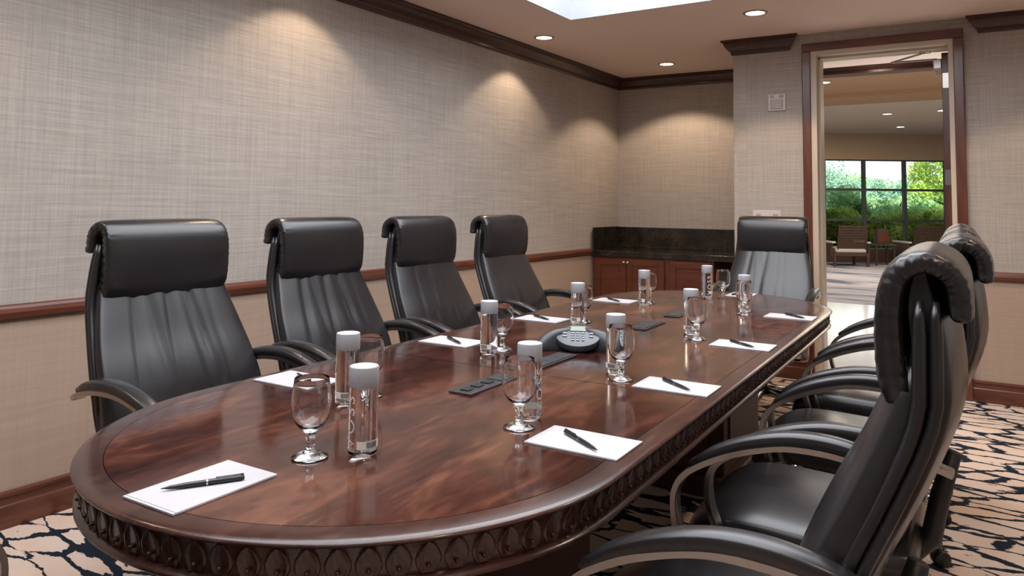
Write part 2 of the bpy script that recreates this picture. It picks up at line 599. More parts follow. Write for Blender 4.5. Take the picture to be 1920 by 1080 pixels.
# mouldings
CROWN = [(0, 2.475), (.010, 2.475), (.016, 2.488), (.016, 2.500), (.028, 2.508), (.050, 2.535), (.062, 2.556),
         (.062, 2.566), (.078, 2.574), (.078, H), (0, H)]
BASE = [(0, 0), (.022, 0), (.022, .085), (.018, .092), (.018, .118), (.024, .124), (.022, .134), (.010, .1395), (0, .1395)]
RAIL = [(0, RAILB), (.010, RAILB), (.014, .806), (.024, .812), (.028, .830), (.024, .846), (.020, .856), (.010, RAILT), (0, RAILT)]
YCF = 6.462                     # front of the counter
def mould(name, path, prof, m, side=-1, closed=False):
    bm = bmesh.new(); profile_run(bm, path, prof, side, closed)
    return tag(obj(name, bm, m), kind='structure')
mould('trim_1', [(A, YN), (A, YB), (XCOL, fy(XCOL, YB))], CROWN, M_crown)                                  # crown, left + alcove
def crown_piece(name, x0, x1, left, right):
    bm = bmesh.new()
    rings = []
    for x, s in ((x0, -1 if left else 0), (x1, 1 if right else 0)):
        rings.append([bm.verts.new((x + s * o, fy(x, YC) - o, z)) for o, z in CROWN])
    L = len(CROWN)
    a, b = rings
    for k in range(L): bm.faces.new((a[k], a[(k + 1) % L], b[(k + 1) % L], b[k]))
    bm.faces.new(a); bm.faces.new(b)
    return tag(obj(name, bm, M_crown), kind='structure')
crown_piece('trim_2', XCOL, -1.28, True, True)
crown_piece('trim_3', -0.040, XR - .08, True, False)
mould('trim_4', [(A, YN), (A, fy(A, YCF))], RAIL, M_trim['y'])                                             # chair rail, left
mould('trim_5', [(-0.135, fy(-.135, YC)), (XR, fy(XR, YC)), (XR, YN), (A + .03, YN)], RAIL, M_trim['x'])
mould('trim_6', [(XCOL, fy(XCOL, YC)), (-1.187, fy(-1.187, YC))], RAIL, M_trim['x'])
mould('baseboard_left', [(A, YN), (A, fy(A, YCF))], BASE, M_trim['y'])
mould('baseboard_right', [(-0.135, fy(-.135, YC)), (XR, fy(XR, YC)), (XR, YN), (A + .03, YN)], BASE, M_trim['x'])
mould('baseboard_column', [(XCOL, fy(XCOL, YC)), (-1.187, fy(-1.187, YC))], BASE, M_trim['x'])

# door frame, casing, leaf ------------------------------------------------
def yq(x): return fy(x, YC)
door = empty('door_1', (OX1, yq(OX1), 0)); tag(door, kind='structure')
def dpart(name, bm, m, parent=door, **k):
    bm.transform(Matrix.Translation((-door.location.x, -door.location.y, 0)))
    return obj(name, bm, m, parent, **k)
yd = yq(-0.65)
bm = bmesh.new(); box(bm, -1.186, -1.124, yd - .040, yd - .010, 0, 2.450, .006)
dpart('casing', bm, M_trim['z'])
bm = bmesh.new(); box(bm, -0.198, -0.136, yd - .028, yd + .015, 0, 2.450, .006)
dpart('casing', bm, M_trim['z'])
bm = bmesh.new(); box(bm, -1.186, -0.136, yd - .036, yd + .006, 2.450, 2.512, .006)
dpart('casing', bm, M_trim['x'])
bm = bmesh.new()
box(bm, -1.124, OX0, yd - .030, yd + .26, 0, OZ + .05)
dpart('frame', bm, M_cream)
bm = bmesh.new(); box(bm, OX1, -.198, yd - .020, yd + .26, 0, OZ + .05)
dpart('frame', bm, M_cream)
bm = bmesh.new(); box(bm, OX0, OX1, yd - .028, yd + .26, OZ, OZ + .05)
dpart('frame', bm, M_cream)
bm = bmesh.new(); box(bm, OX0, OX0 + .014, yd + .05, yd + .13, 0, OZ); box(bm, OX0, OX1, yd + .05, yd + .13, OZ - .014, OZ)
dpart('door_stop', bm, M_cream)
leafx0, leafx1, leafy = OX1 - .052, OX1 - .008, yd + .24
bm = bmesh.new(); box(bm, leafx0, leafx1, leafy, leafy + .86, .01, OZ - .012, .003)
dpart('door_leaf', bm, M_trim['z'])
for zz in (2.20, 1.50, 0.25):
    bm = bmesh.new(); box(bm, leafx0 + .004, leafx1 + .006, leafy - .004, leafy, zz - .055, zz + .055, .001)
    tube(bm, [(leafx1 + .004, leafy - .006, zz - .055), (leafx1 + .004, leafy - .006, zz + .055)], .007)
    dpart('hinge', bm, M_chrome)
bm = bmesh.new(); box(bm, leafx0 - .006, leafx0, leafy + .76, leafy + .82, .93, 1.13, .002)
tube(bm, [(leafx0, leafy + .79, 1.03), (leafx0 - .05, leafy + .79, 1.03), (leafx0 - .055, leafy + .70, 1.03)], .009)
dpart('door_handle', bm, M_chrome)
bm = bmesh.new(); box(bm, leafx0 - .055, leafx0, leafy + .03, leafy + .30, OZ - .12, OZ - .05, .006)
cl = dpart('door_closer', bm, M_chrome)
bm = bmesh.new()
tube(bm, [(leafx0 - .03, leafy + .06, OZ - .045), (leafx0 - .33, leafy + .05, OZ - .045)], .007)
tube(bm, [(leafx0 - .33, leafy + .05, OZ - .045), (leafx0 - .10, leafy - .10, OZ - .02)], .007)
box(bm, leafx0 - .13, leafx0 - .06, leafy - .14, leafy - .06, OZ - .02, OZ, .002)
dpart('closer_arm', bm, M_chrome)

# devices on the wall beside the door -------------------------------------
xw = -1.372; yw = yq(xw)
dev = empty('wall_speaker', (xw, yw, 2.08), RB)
tag(dev, 'small square beige notification plate high on the wall left of the door', 'wall plate')
bm = bmesh.new(); box(bm, -.066, .066, -.018, 0, -.066, .066, .006); obj('plate', bm, M_beige, dev)
bm = bmesh.new()
box(bm, -.045, .045, -.026, -.018, -.052, .020, .003)
box(bm, -.050, -.020, -.024, -.018, .035, .055, .002); box(bm, .02, .05, -.024, -.018, .035, .055, .002)
obj('housing', bm, M_beiged, dev)
for k in range(5):
    bm = bmesh.new(); box(bm, -.036, .036, -.029, -.026, -.046 + k * .013, -.040 + k * .013, .001); obj('slat', bm, M_beige, dev)
xw = -1.457; yw = yq(xw)
dev = empty('switch_plate', (xw, yw, 1.19), RB)
tag(dev, 'wide beige switch plate on the wall just above the far chair', 'switch')
bm = bmesh.new(); box(bm, -.104, .104, -.008, 0, -.060, .060, .004); obj('plate', bm, M_beige, dev)
for k in (-1, 0, 1):
    bm = bmesh.new(); box(bm, k * .062 - .017, k * .062 + .017, -.014, -.008, -.034, .034, .002); obj('rocker', bm, M_beiged if k else M_beige, dev)

# downlights ---------------------------------------------------------------
def downlight(x, y, z, label, energy, size=math.radians(112), on=True, group='recessed ceiling downlights', r=.062, blend=0.28):
    t = empty('downlight', (x, y, z)); tag(t, label, 'light', group)
    bm = bmesh.new()
    lathe(bm, [(r, 0), (r + .002, -.006), (r + .016, -.006), (r + .020, 0), (r + .016, .006), (r, .006)], 32, closed=True)
    obj('trim_ring', bm, M_rim, t, smooth=True, angle=35)
    bm = bmesh.new(); lathe(bm, [(0, -.003), (r * .8, -.003), (r, -.001), (r, .004), (0, .004)], 32)
    obj('lens', bm, M_lens, t, smooth=True, angle=35)
    if on:
        l = lamp('downlight_beam', 'SPOT', (0, 0, -.015), energy, WARM, spot_size=size, spot_blend=blend, shadow_soft_size=0.03)
        l.parent = t
    return t
DE = 20
downlight(-2.937, 5.00, H, 'round recessed downlight nearest the left wall, beside the tray corner', 16)
downlight(-2.507, 6.517, H, 'round recessed downlight over the alcove counter', 34, math.radians(122))
downlight(-1.318, 5.068, H, 'round recessed downlight in front of the door, right of the tray', 26)
downlight(-2.937, 2.80, H, 'round recessed downlight by the left wall, out of frame above the second chair', 13)
downlight(-2.937, 0.65, H, 'round recessed downlight by the left wall, out of frame above the near corner', 11)
downlight(0.52, 5.068, H, 'round recessed downlight out of frame, right of the door', 26)
downlight(0.52, 2.85, H, 'round recessed downlight out of frame by the right wall, far one', 22)
downlight(0.52, 0.65, H, 'round recessed downlight out of frame by the right wall, near one', 14)

# ================================================================== ALCOVE COUNTER
YF = lambda x, y=YCF: y + RB * (x - A)
cab = empty('base_cabinet', (A, YCF, 0), RB)
tag(cab, 'red-brown base cabinet with panelled doors under the dark granite counter in the alcove', 'cabinet')
D = YB - YCF - .004
WCAB = 1.185
bm = bmesh.new(); box(bm, .024, WCAB, .025, D, .10, .788); box(bm, .04, WCAB - .02, .08, D, 0, .10)
obj('body', bm, M_cab, cab)
def cabdoor(x0, x1, z0=.13, z1=.770, knob=None):
    bm = bmesh.new()
    fr = .055
    for a, b_, c_, d_ in ((x0, x0 + fr, z0, z1), (x1 - fr, x1, z0, z1), (x0 + fr, x1 - fr, z0, z0 + fr), (x0 + fr, x1 - fr, z1 - fr, z1)):
        box(bm, a, b_, .002, .024, c_, d_, .003)
    d = obj('door', bm, M_cab, cab)
    bm = bmesh.new(); box(bm, x0 + fr - .005, x1 - fr + .005, .012, .022, z0 + fr - .005, z1 - fr + .005)
    box(bm, x0 + fr + .02, x1 - fr - .02, .008, .014, z0 + fr + .02, z1 - fr - .02, .003)
    obj('door_panel', bm, M_cab, d)
    if knob is not None:
        bm = bmesh.new(); lathe(bm, [(0, .030), (.010, .028), (.014, .020), (.010, .010), (.005, .006), (.005, 0), (0, 0)], 16,
                                Matrix.Translation((knob, .002, z1 - .026)) @ Matrix.Rotation(PI / 2, 4, 'X'))
        obj('knob', bm, M_silver, d, smooth=True)
cabdoor(.050, .366, knob=.350)
cabdoor(.372, .735, knob=.388)
cabdoor(.790, 1.150)
ctr = empty('granite_counter', (A, YCF, 0), RB)
tag(ctr, 'dark polished granite counter with tall backsplash along the alcove', 'counter')
WC = XCOL - A - .006
bm = bmesh.new(); box(bm, .022, WC, -.004, D, .790, .845, .008, seg=3); obj('slab', bm, M_granite, ctr)
bm = bmesh.new(); box(bm, .023, WC, D - .022, D, .846, 1.055, .002); obj('backsplash', bm, M_granite, ctr)
bm = bmesh.new(); box(bm, .022, .042, 0, D - .023, .846, 1.060, .002); obj('side_splash', bm, M_granite, ctr)

# ================================================================== CORRIDOR AND LOBBY
YO = yd + WT + .02
bm = bmesh.new(); box(bm, -5.5, 4.0, YO + .001, 10.9, -.05, 0)
bm.transform(Matrix.Identity(4)); tag(obj('floor_corridor', bm, M_tile), kind='structure')
bm = bmesh.new(); box(bm, OX0 - .1, OX1 + .1, yd - .05, YO, -.045, .002)
tag(obj('floor_threshold', bm, M_tile), kind='structure')
bm = bmesh.new(); box(bm, -9, 5.5, 10.901, 26, -.05, .002)
tag(obj('floor_lobby', bm, M_lobby_carpet), kind='structure')
bm = bmesh.new(); box(bm, -5.5, 4.0, YO, 7.86, 2.70, 2.74); tag(obj('ceiling_corridor', bm, M_lobceil), kind='structure')
bm = bmesh.new(); box(bm, -9, 5.5, 7.80, 26, 3.04, 3.08); tag(obj('ceiling_lobby', bm, M_lobceil), kind='structure')
bm = bmesh.new(); box(bm, -9, 5.5, 11.8, 12.7, 2.90, 3.04); tag(obj('ceiling_soffit', bm, M_brownsoffit), kind='structure')
bm = bmesh.new(); box(bm, -9, 5.5, 7.98, 11.8, 2.96, 3.04); tag(obj('ceiling_brown', bm, M_brownsoffit), kind='structure')
bm = bmesh.new(); profile_run(bm, [(-5.5, 7.66), (4, 7.96)], [(0, 2.575), (.03, 2.575), (.03, 2.595), (.02, 2.60), (.04, 2.66), (.05, 2.70), (0, 2.70)], -1)
tag(obj('trim_7', bm, M_crown), kind='structure')
bm = bmesh.new(); profile_run(bm, [(-5.5, 7.66), (4, 7.96)], [(0, 2.575), (0, 3.06), (-.16, 3.06), (-.16, 2.575)], -1); tag(obj('wall_header', bm, M_crown), kind='structure')
bm = bmesh.new()
box(bm, -9.1, -9, 6.2, 26, 0, 3.1); box(bm, 5.5, 5.6, 6.2, 26, 0, 3.1)
box(bm, -9.1, -5.5, 6.2, 8.4, 0, 3.1); box(bm, 4.0, 5.6, 6.2, 8.4, 0, 3.1)
tag(obj('wall_lobby', bm, M_tanwall), kind='structure')

# window wall across the lobby, square to the view through the door
c_, s_ = math.cos(YAW), math.sin(YAW)
def W(r, d, z=0): return Vector((r * c_ - d * s_, r * s_ + d * c_, z))     # r right, d away
DW = 17.7
wroot = empty('window_1', W(0, DW), YAW); tag(wroot, kind='structure')
x0w = (1540 - 960) / 1395.33 * DW
colx = [(p - 960) / 1395.33 * DW for p in (1238, 1314, 1390, 1466, 1542, 1617, 1693, 1771, 1848, 1925, 2002)]
rowz = [.30, .99, 1.71, 2.42]
for i, x in enumerate(colx):
    bm = bmesh.new(); box(bm, x - .035, x + .035, -.05, .05, .30, 2.42); obj('mullion', bm, M_mullion, wroot)
for k, z in enumerate(rowz):
    bm = bmesh.new(); box(bm, colx[0], colx[-1], -.045, .045, z - .028, z + .028); obj('transom', bm, M_mullion, wroot)
for i in range(len(colx) - 1):
    for k in range(3):
        bm = bmesh.new(); box(bm, colx[i] + .035, colx[i + 1] - .035, -.004, .004, rowz[k] + .028, rowz[k + 1] - .028)
        obj('pane', bm, M_pane, wroot)
bm = bmesh.new()
box(bm, -2, colx[0], -.1, .1, 0, 3.1); box(bm, colx[-1], 16, -.1, .1, 0, 3.1); box(bm, colx[0], colx[-1], -.1, .1, 2.42, 3.1)
o = tag(obj('wall_window', bm, M_tanwall), kind='structure'); o.location = W(0, DW); o.rotation_euler = (0, 0, YAW)
bm = bmesh.new(); box(bm, colx[0], colx[-1], -.14, .1, 0, .30)
o = tag(obj('baseboard_window', bm, M_slat), kind='structure'); o.location = W(0, DW); o.rotation_euler = (0, 0, YAW)

for k, (p, y, zz, nm) in enumerate((((-1.862, 10.6), 0, 2.955, 'downlight on the brown lobby soffit seen at the left of the door opening'),
                                    ((-1.60, 15.4), 0, 3.035, 'downlight in the middle of the lobby ceiling seen through the door'),
                                    ((-1.62, 18.0), 0, 3.035, 'downlight on the lobby ceiling nearest the far window'),
                                    ((-0.70, 15.3), 0, 3.035, 'downlight on the lobby ceiling beside the open door leaf'),
                                    ((-0.872, 7.48), 0, 2.695, 'downlight in the corridor just past the door head'))):
    downlight(p[0], p[1], zz, nm, 25, on=(k in (0, 4)), group='downlights beyond the door', r=.08)

# lounge chairs -------------------------------------------------------------
def lounge(r, d, label):
    t = empty('lounge_chair', W(r, d, .003), YAW); tag(t, label, 'chair', 'lounge chairs by the far window')
    for s in (-1, 1):
        for yy in (-.33, .33):
            bm = bmesh.new(); box(bm, s * .36 - .025, s * .36 + .025, yy - .025, yy + .025, 0, .60 if yy > 0 else .30, .004); obj('leg', bm, M_slat, t)
        bm = bmesh.new(); box(bm, s * .38 - .04, s * .38 + .04, -.36, .36, .50, .54, .006); obj('armrest', bm, M_cushion, t)
        bm = bmesh.new(); box(bm, s * .40 - .02, s * .40 + .02, -.30, .34, .22, .50, .004); obj('side_panel', bm, M_slat, t)
    bm = bmesh.new(); box(bm, -.34, .34, -.34, .36, .22, .30, .01); obj('seat_frame', bm, M_slat, t)
    bm = bmesh.new(); box(bm, -.33, .33, -.36, .34, .30, .40, .03); obj('seat_cushion', bm, M_cushion, t)
    R = Matrix.Translation((0, -.34, .36)) @ Matrix.Rotation(math.radians(12), 4, 'X')
    bm = bmesh.new()
    for x in (-.31, .29): box(bm, x, x + .02, -.02, .02, -.05, .56, 0, R)
    obj('back_frame', bm, M_slat, t)
    for k in range(10):
        bm = bmesh.new(); box(bm, -.29, .29, -.012, .012, -.03 + k * .058, .018 + k * .058, .003, R); obj('slat', bm, M_slat, t)
    return t
def px_r(px, d): return (px - 960) / 1395.33 * d
lounge(px_r(1579, 16.6), 16.6, 'dark slatted lounge chair at the left of the far window')
lounge(px_r(1718, 16.9), 16.9, 'dark slatted lounge chair at the right of the far window')
t = empty('side_table', W(px_r(1648, 16.8), 16.8, .003), YAW); tag(t, 'small dark side table between the two lounge chairs', 'table')
bm = bmesh.new(); box(bm, -.24, .24, -.20, .20, .44, .47, .004); obj('table_top', bm, M_slat, t)
for sx in (-1, 1):
    for sy in (-1, 1):
        bm = bmesh.new(); box(bm, sx * .2 - .014, sx * .2 + .014, sy * .17 - .014, sy * .17 + .014, 0, .44); obj('leg', bm, M_slat, t)
t = empty('planter_box', W(px_r(1648, 16.8), 16.8, .473), YAW); tag(t, 'dark square box standing on the lobby side table', 'box')
bm = bmesh.new(); box(bm, -.13, .13, -.11, .11, 0, .32, .01); box(bm, -.10, .10, -.08, .08, .32, .34); obj('body', bm, M_slat, t)
bm = bmesh.new(); box(bm, -.07, .07, -.118, -.110, .06, .26, .004); obj('front_panel', bm, M_cab, t)

# garden ----------------------------------------------------------------------
bm = bmesh.new()
prism(bm, [tuple(W(a, b).xy) for a, b in ((-30, DW + .12), (60, DW + .12), (60, 75), (-30, 75))], -.35, -.05)
tag(obj('lawn', bm, M_grass), kind='structure')

def leafmat(name, c1, c2):
    m, t, b = new_mat(name)
    col = ramp(t, noise(t, coords(t), 1.6, 4, 0.6), [(0.35, c1), (0.65, c2)])
    t.links.new(col, b.inputs['Base Color'])
    setp(b, rough=0.55)
    tr = t.nodes.new('ShaderNodeBsdfTranslucent')
    t.links.new(col, tr.inputs['Color'])
    mx = t.nodes.new('ShaderNodeMixShader')
    mx.inputs[0].default_value = 0.45
    t.links.new(b.outputs[0], mx.inputs[1]); t.links.new(tr.outputs[0], mx.inputs[2])
    t.links.new(mx.outputs[0], t.nodes['Material Output'].inputs['Surface'])
    return m
M_leaf = [leafmat('foliage_blue_green', (0.12, 0.26, 0.18), (0.32, 0.50, 0.38)),
          leafmat('foliage_mid_green', (0.16, 0.33, 0.13), (0.38, 0.58, 0.30)),
          leafmat('foliage_yellow_green', (0.19, 0.33, 0.045), (0.48, 0.60, 0.16))]
rng = np.random.default_rng(5)
def tree(px, d, ztop, width, mi, label, n=9000, ls=.065, zb=0.0):
    loc = W(px_r(px, d), d, -.05)
    t = empty('tree', loc, rng.random() * 6); tag(t, label, 'tree', 'trees outside the far window')
    bm = bmesh.new()
    hgt = ztop + .05
    tube(bm, [(0, 0, 0), (.05, .02, hgt * .4), (0.0, .08, hgt * .8)], [.10, .08, .03], 8)
    for k in range(6):
        a = k * 1.05 + rng.random()
        z0 = hgt * (.25 + .09 * k)
        tube(bm, [(.03, .02, z0), (math.cos(a) * width * .28, math.sin(a) * width * .28, z0 + .3)], [.045, .015], 6)
    obj('trunk', bm, M_bark, t)
    nb = 26
    cz = zb + (hgt - zb) * (0.06 + .84 * rng.random(nb) ** .85)
    rr = width * .5 * np.sqrt(rng.random(nb)) * np.clip(1.15 - ((cz - zb) / (hgt - zb)) ** 2 * .75, .25, 1)
    an = rng.random(nb) * 2 * PI
    cen = np.stack([rr * np.cos(an), rr * np.sin(an), cz], 1)
    cr = width * (.10 + .10 * rng.random(nb))
    idx = rng.integers(0, nb, n)
    dv = rng.normal(size=(n, 3)); dv /= np.linalg.norm(dv, axis=1)[:, None]
    p = cen[idx] + dv * (cr[idx] * rng.random(n) ** .4)[:, None]
    p[:, 2] = np.clip(p[:, 2], .05, hgt + .1)
    a = rng.normal(size=(n, 3)); a /= np.linalg.norm(a, axis=1)[:, None]
    b = np.cross(a, rng.normal(size=(n, 3))); b /= np.linalg.norm(b, axis=1)[:, None]
    L = ls * (.6 + .8 * rng.random(n))[:, None]
    V = np.empty((n, 4, 3)); V[:, 0] = p - a * L; V[:, 1] = p + b * L * .4; V[:, 2] = p + a * L; V[:, 3] = p - b * L * .4
    me = bpy.data.meshes.new('foliage')
    me.from_pydata(V.reshape(-1, 3).tolist(), [], np.arange(4 * n).reshape(-1, 4).tolist())
    f = link('foliage', me, M_leaf[mi], t); f['kind'] = 'stuff'
for i, (px, d, zt, w, mi, lab) in enumerate((
        (1500, 27, 2.9, 4.2, 0, 'blue-green tree outside, left of the door opening view'),
        (1575, 29, 2.4, 3.2, 0, 'blue-green tree behind the left column of window panes'),
        (1610, 24, 1.9, 2.6, 1, 'mid-green bush behind the left lounge chair'),
        (1655, 30, 2.35, 3.6, 0, 'low blue-green tree behind the middle window panes'),
        (1680, 25, 1.7, 2.4, 1, 'mid-green bush behind the middle window panes'),
        (1705, 31, 2.5, 3.0, 1, 'mid-green tree between the middle and right window panes'),
        (1775, 25, 4.2, 3.3, 2, 'tall yellow-green tree at the right of the far window'),
        (1850, 29, 3.6, 3.0, 1, 'mid-green tree outside, right of the tall yellow-green tree'),
        (1545, 23, 1.2, 2.2, 2, 'low yellow-green shrub outside by the left lounge chair'),
        (1650, 22.5, 0.9, 2.2, 2, 'low yellow-green shrub outside behind the side table'),
        (1730, 22.5, 1.3, 2.3, 2, 'low yellow-green shrub outside behind the right lounge chair'))):
    tree(px, d, zt, w, mi, lab)
for i, (px, d) in enumerate(((1440, 38), (1520, 40), (1590, 38), (1660, 41), (1730, 39), (1800, 38), (1880, 40))):
    tree(px, d, 2.35 + .25 * ((i * 7) % 3), 5.0, 0 if i % 2 else 1,
         'distant hedge tree, number %s from the left behind the nearer trees' % ('one', 'two', 'three', 'four', 'five', 'six', 'seven')[i], 7000, .11)

# ================================================================== CONFERENCE TABLE
TRZ = 0.0245
XT = -1.2208
tn = math.hypot(1, TRZ)
def T(u, v, z=0):     # table frame -> world; u across, v along
    return Vector((XT + (u - TRZ * (v - 1)) / tn, 1 + ((v - 1) + TRZ * u) / tn, z))
VC = 2.637
HW, VA, VB = 0.615, 1.327, 3.947           # half width, centres of the round ends
tab = empty('conference_table', T(0, VC), math.atan(TRZ))
tag(tab, 'long racetrack-shaped polished mahogany conference table with carved leaf edge', 'table')
VA_, VB_ = VA - VC, VB - VC
def outline(inset, n=48):
    r = HW - inset
    pts = [(r * math.cos(PI + PI * k / n), VA_ + r * math.sin(PI + PI * k / n)) for k in range(n + 1)]
    m = 10
    pts += [(r, VA_ + (VB_ - VA_) * k / m) for k in range(1, m)]
    pts += [(r * math.cos(PI * k / n), VB_ + r * math.sin(PI * k / n)) for k in range(n + 1)]
    pts += [(-r, VB_ + (VA_ - VB_) * k / m) for k in range(1, m)]
    return pts
RIM = [(.0555, .742), (.0555, .7598), (.014, .7600), (.006, .7585), (.0015, .756), (0, .7535), (.0015, .7505), (.005, .7480),
       (.010, .7470), (.013, .7440), (.020, .6935), (.017, .6915), (.010, .6895), (.007, .6860), (.007, .6820), (.011, .6785),
       (.016, .6765), (.055, .676), (.055, .700)]
SEAM = (1.979 - VC, 3.296 - VC)
bm = bmesh.new()
rings = [outline(i) for i, z in RIM]
L = len(RIM); N = len(rings[0])
vv = [[bm.verts.new((rings[j][i][0], rings[j][i][1], RIM[j][1])) for j in range(L)] for i in range(N)]
for i in range(N):
    a, b = vv[i], vv[(i + 1) % N]
    for j in range(L): bm.faces.new((a[j], a[(j + 1) % L], b[(j + 1) % L], b[j]))
obj('border_rim', bm, M_border, tab, smooth=True, angle=40)
# three fitted top panels inside the border, a hairline joint between them
full = outline(.0568)
def clip(pts, lo, hi):
    for lim, sgn in ((lo, 1), (hi, -1)):
        out = []
        for k in range(len(pts)):
            p, q = pts[k], pts[(k + 1) % len(pts)]
            ip, iq = (p[1] - lim) * sgn >= 0, (q[1] - lim) * sgn >= 0
            if ip: out.append(p)
            if ip != iq:
                t_ = (lim - p[1]) / (q[1] - p[1]); out.append((p[0] + t_ * (q[0] - p[0]), lim))
        pts = out
    return pts
for lo, hi in ((-9, SEAM[0] - .0017), (SEAM[0] + .0017, SEAM[1] - .0017), (SEAM[1] + .0017, 9)):
    bm = bmesh.new(); prism(bm, clip(full, lo, hi), .735, .7600)
    obj('tabletop_panel', bm, M_field, tab)
bm = bmesh.new(); prism(bm, outline(.058), .700, .734); obj('underframe', bm, M_border, tab)
# carved leaves around the edge: one relief leaf, repeated
bm = bmesh.new()
def leafpt(s, w):   # s along height 0..1 from the bottom, w -1..1
    half = .0205 * math.sin(PI * min(1, s * .93 + .10)) ** .62 * (1 if s < .95 else .4)
    return half * w
rows = []
for k, s in enumerate((0, .12, .3, .5, .7, .86, 1.0)):
    half = .0215 * (math.sin(PI * (s * .86 + .12)) ** .7)
    z = .6945 + s * .0485
    off0 = -(.0197 - s * .0062)             # surface of the slanted frieze (outward is +Y in local space)
    row = []
    for w, dpt in ((-1, 0), (-.88, .0034), (-.72, .0030), (-.56, .0008), (0, .0026 - .001 * s), (.56, .0008), (.72, .0030), (.88, .0034), (1, 0)):
        row.append(bm.verts.new((half * w, off0 + dpt, z)))
    rows.append(row)
for a, b in zip(rows, rows[1:]):
    for k in range(8): bm.faces.new((a[k], a[k + 1], b[k + 1], b[k]))
lathe(bm, [(0, .0072), (.003, .0055), (.0042, .002), (.0042, 0)], 6, Matrix.Translation((0, -.0165, .7065)) @ Matrix.Rotation(-PI / 2, 4, 'X'))
leaf_me = bpy.data.meshes.new('carved_leaf'); bmesh.ops.recalc_face_normals(bm, faces=bm.faces); bm.to_mesh(leaf_me); bm.free()
leaf_me.materials.append(M_carve); leaf_me.polygons.foreach_set('use_smooth', [True] * len(leaf_me.polygons))
straight = VB_ - VA_
per = 2 * straight + 2 * PI * HW
nl = 190
for k in range(nl):
    s = per * k / nl
    if s < straight:
        p, n = (HW, VA_ + s), (1, 0)
    elif s < straight + PI * HW:
        a = (s - straight) / HW; p, n = (HW * math.cos(a), VB_ + HW * math.sin(a)), (math.cos(a), math.sin(a))
    elif s < 2 * straight + PI * HW:
        p, n = (-HW, VB_ - (s - straight - PI * HW)), (-1, 0)
    else:
        a = PI + (s - 2 * straight - PI * HW) / HW; p, n = (HW * math.cos(a), VA_ + HW * math.sin(a)), (math.cos(a), math.sin(a))
    o = bpy.data.objects.new('carved_leaf', leaf_me); C.objects.link(o); o.parent = tab
    o.location = (p[0], p[1], 0); o.rotation_euler = (0, 0, math.atan2(n[1], n[0]) - PI / 2)
for vc in (-1.0, 1.0):
    bm = bmesh.new(); box(bm, -.26, .26, vc - .32, vc + .32, .09, .700, .008)
    ped = obj('pedestal', bm, M_ped, tab)
    bm = bmesh.new(); box(bm, -.30, .30, vc - .36, vc + .36, 0, .09, .012); obj('plinth', bm, M_ped, ped)
    for sx in (-1, 1):
        bm = bmesh.new(); box(bm, sx * .262 - .008, sx * .262 + .008, vc - .25, vc + .25, .16, .62, .006); obj('side_panel', bm, M_ped, ped)
    for sy in (-1, 1):
        bm = bmesh.new(); box(bm, -.19, .19, vc + sy * .322 - .008, vc + sy * .322 + .008, .16, .62, .006); obj('end_panel', bm, M_ped, ped)

# ================================================================== CHAIRS
BP = -.33          # back plane in chair space; +Y is forward, origin on the floor under the column
def Y(y): return y + BP
def st(pts, n=4):
    return [tuple([p[0], Y(p[1]), p[2], p[3], p[4]]) for p in catmull(pts, n)]
def lean(z): return .035 * max(0, min(1, (.98 - z) / .30))
def stl(pts, n=4):      # the same, for the parts of the back: its lower half leans forward
    return [tuple([p[0], Y(p[1]) + lean(p[2]), p[2], p[3], p[4]]) for p in catmull(pts, n)]
folds = [(-.17, .5, .012), (-.10, .9, .009), (-.045, .3, .008), (.01, -.2, .008), (.06, -.5, .009), (.13, -.9, .012)]
def cushion_disp(cx, sx, s, nr, w):
    if sx >= 0: k = sx
    else: return np.zeros(3)
    return np.zeros(3)
def make_disp(seed, amp):
    r = random.Random(seed)
    fs = [(-.15 + .046 * k + r.uniform(-.02, .02), r.uniform(-.16, .16), r.uniform(.006, .019), r.uniform(.15, 1.0) * (1 if k % 3 else .4)) for k in range(8)]
    def d(cx, sx, s, nr, w):
        if sx > -.2: return np.zeros(3)   # the front side only
        x = cx * w
        env = (max(0, math.sin(PI * min(1, max(0, s - .05) * 1.12))) ** 1.1) * max(0, 1 - abs(cx) ** 3)
        val = 0
        for x0, sl, sg, a in fs:
            xc = x0 * (1 - .25 * (1 - s)) + sl * (s - .5) * .5
            val += a * math.exp(-((x - xc) / sg) ** 2)
        crown = .010 * (1 - cx * cx)
        return nr * (-(crown) + amp * val * env) 
    return d
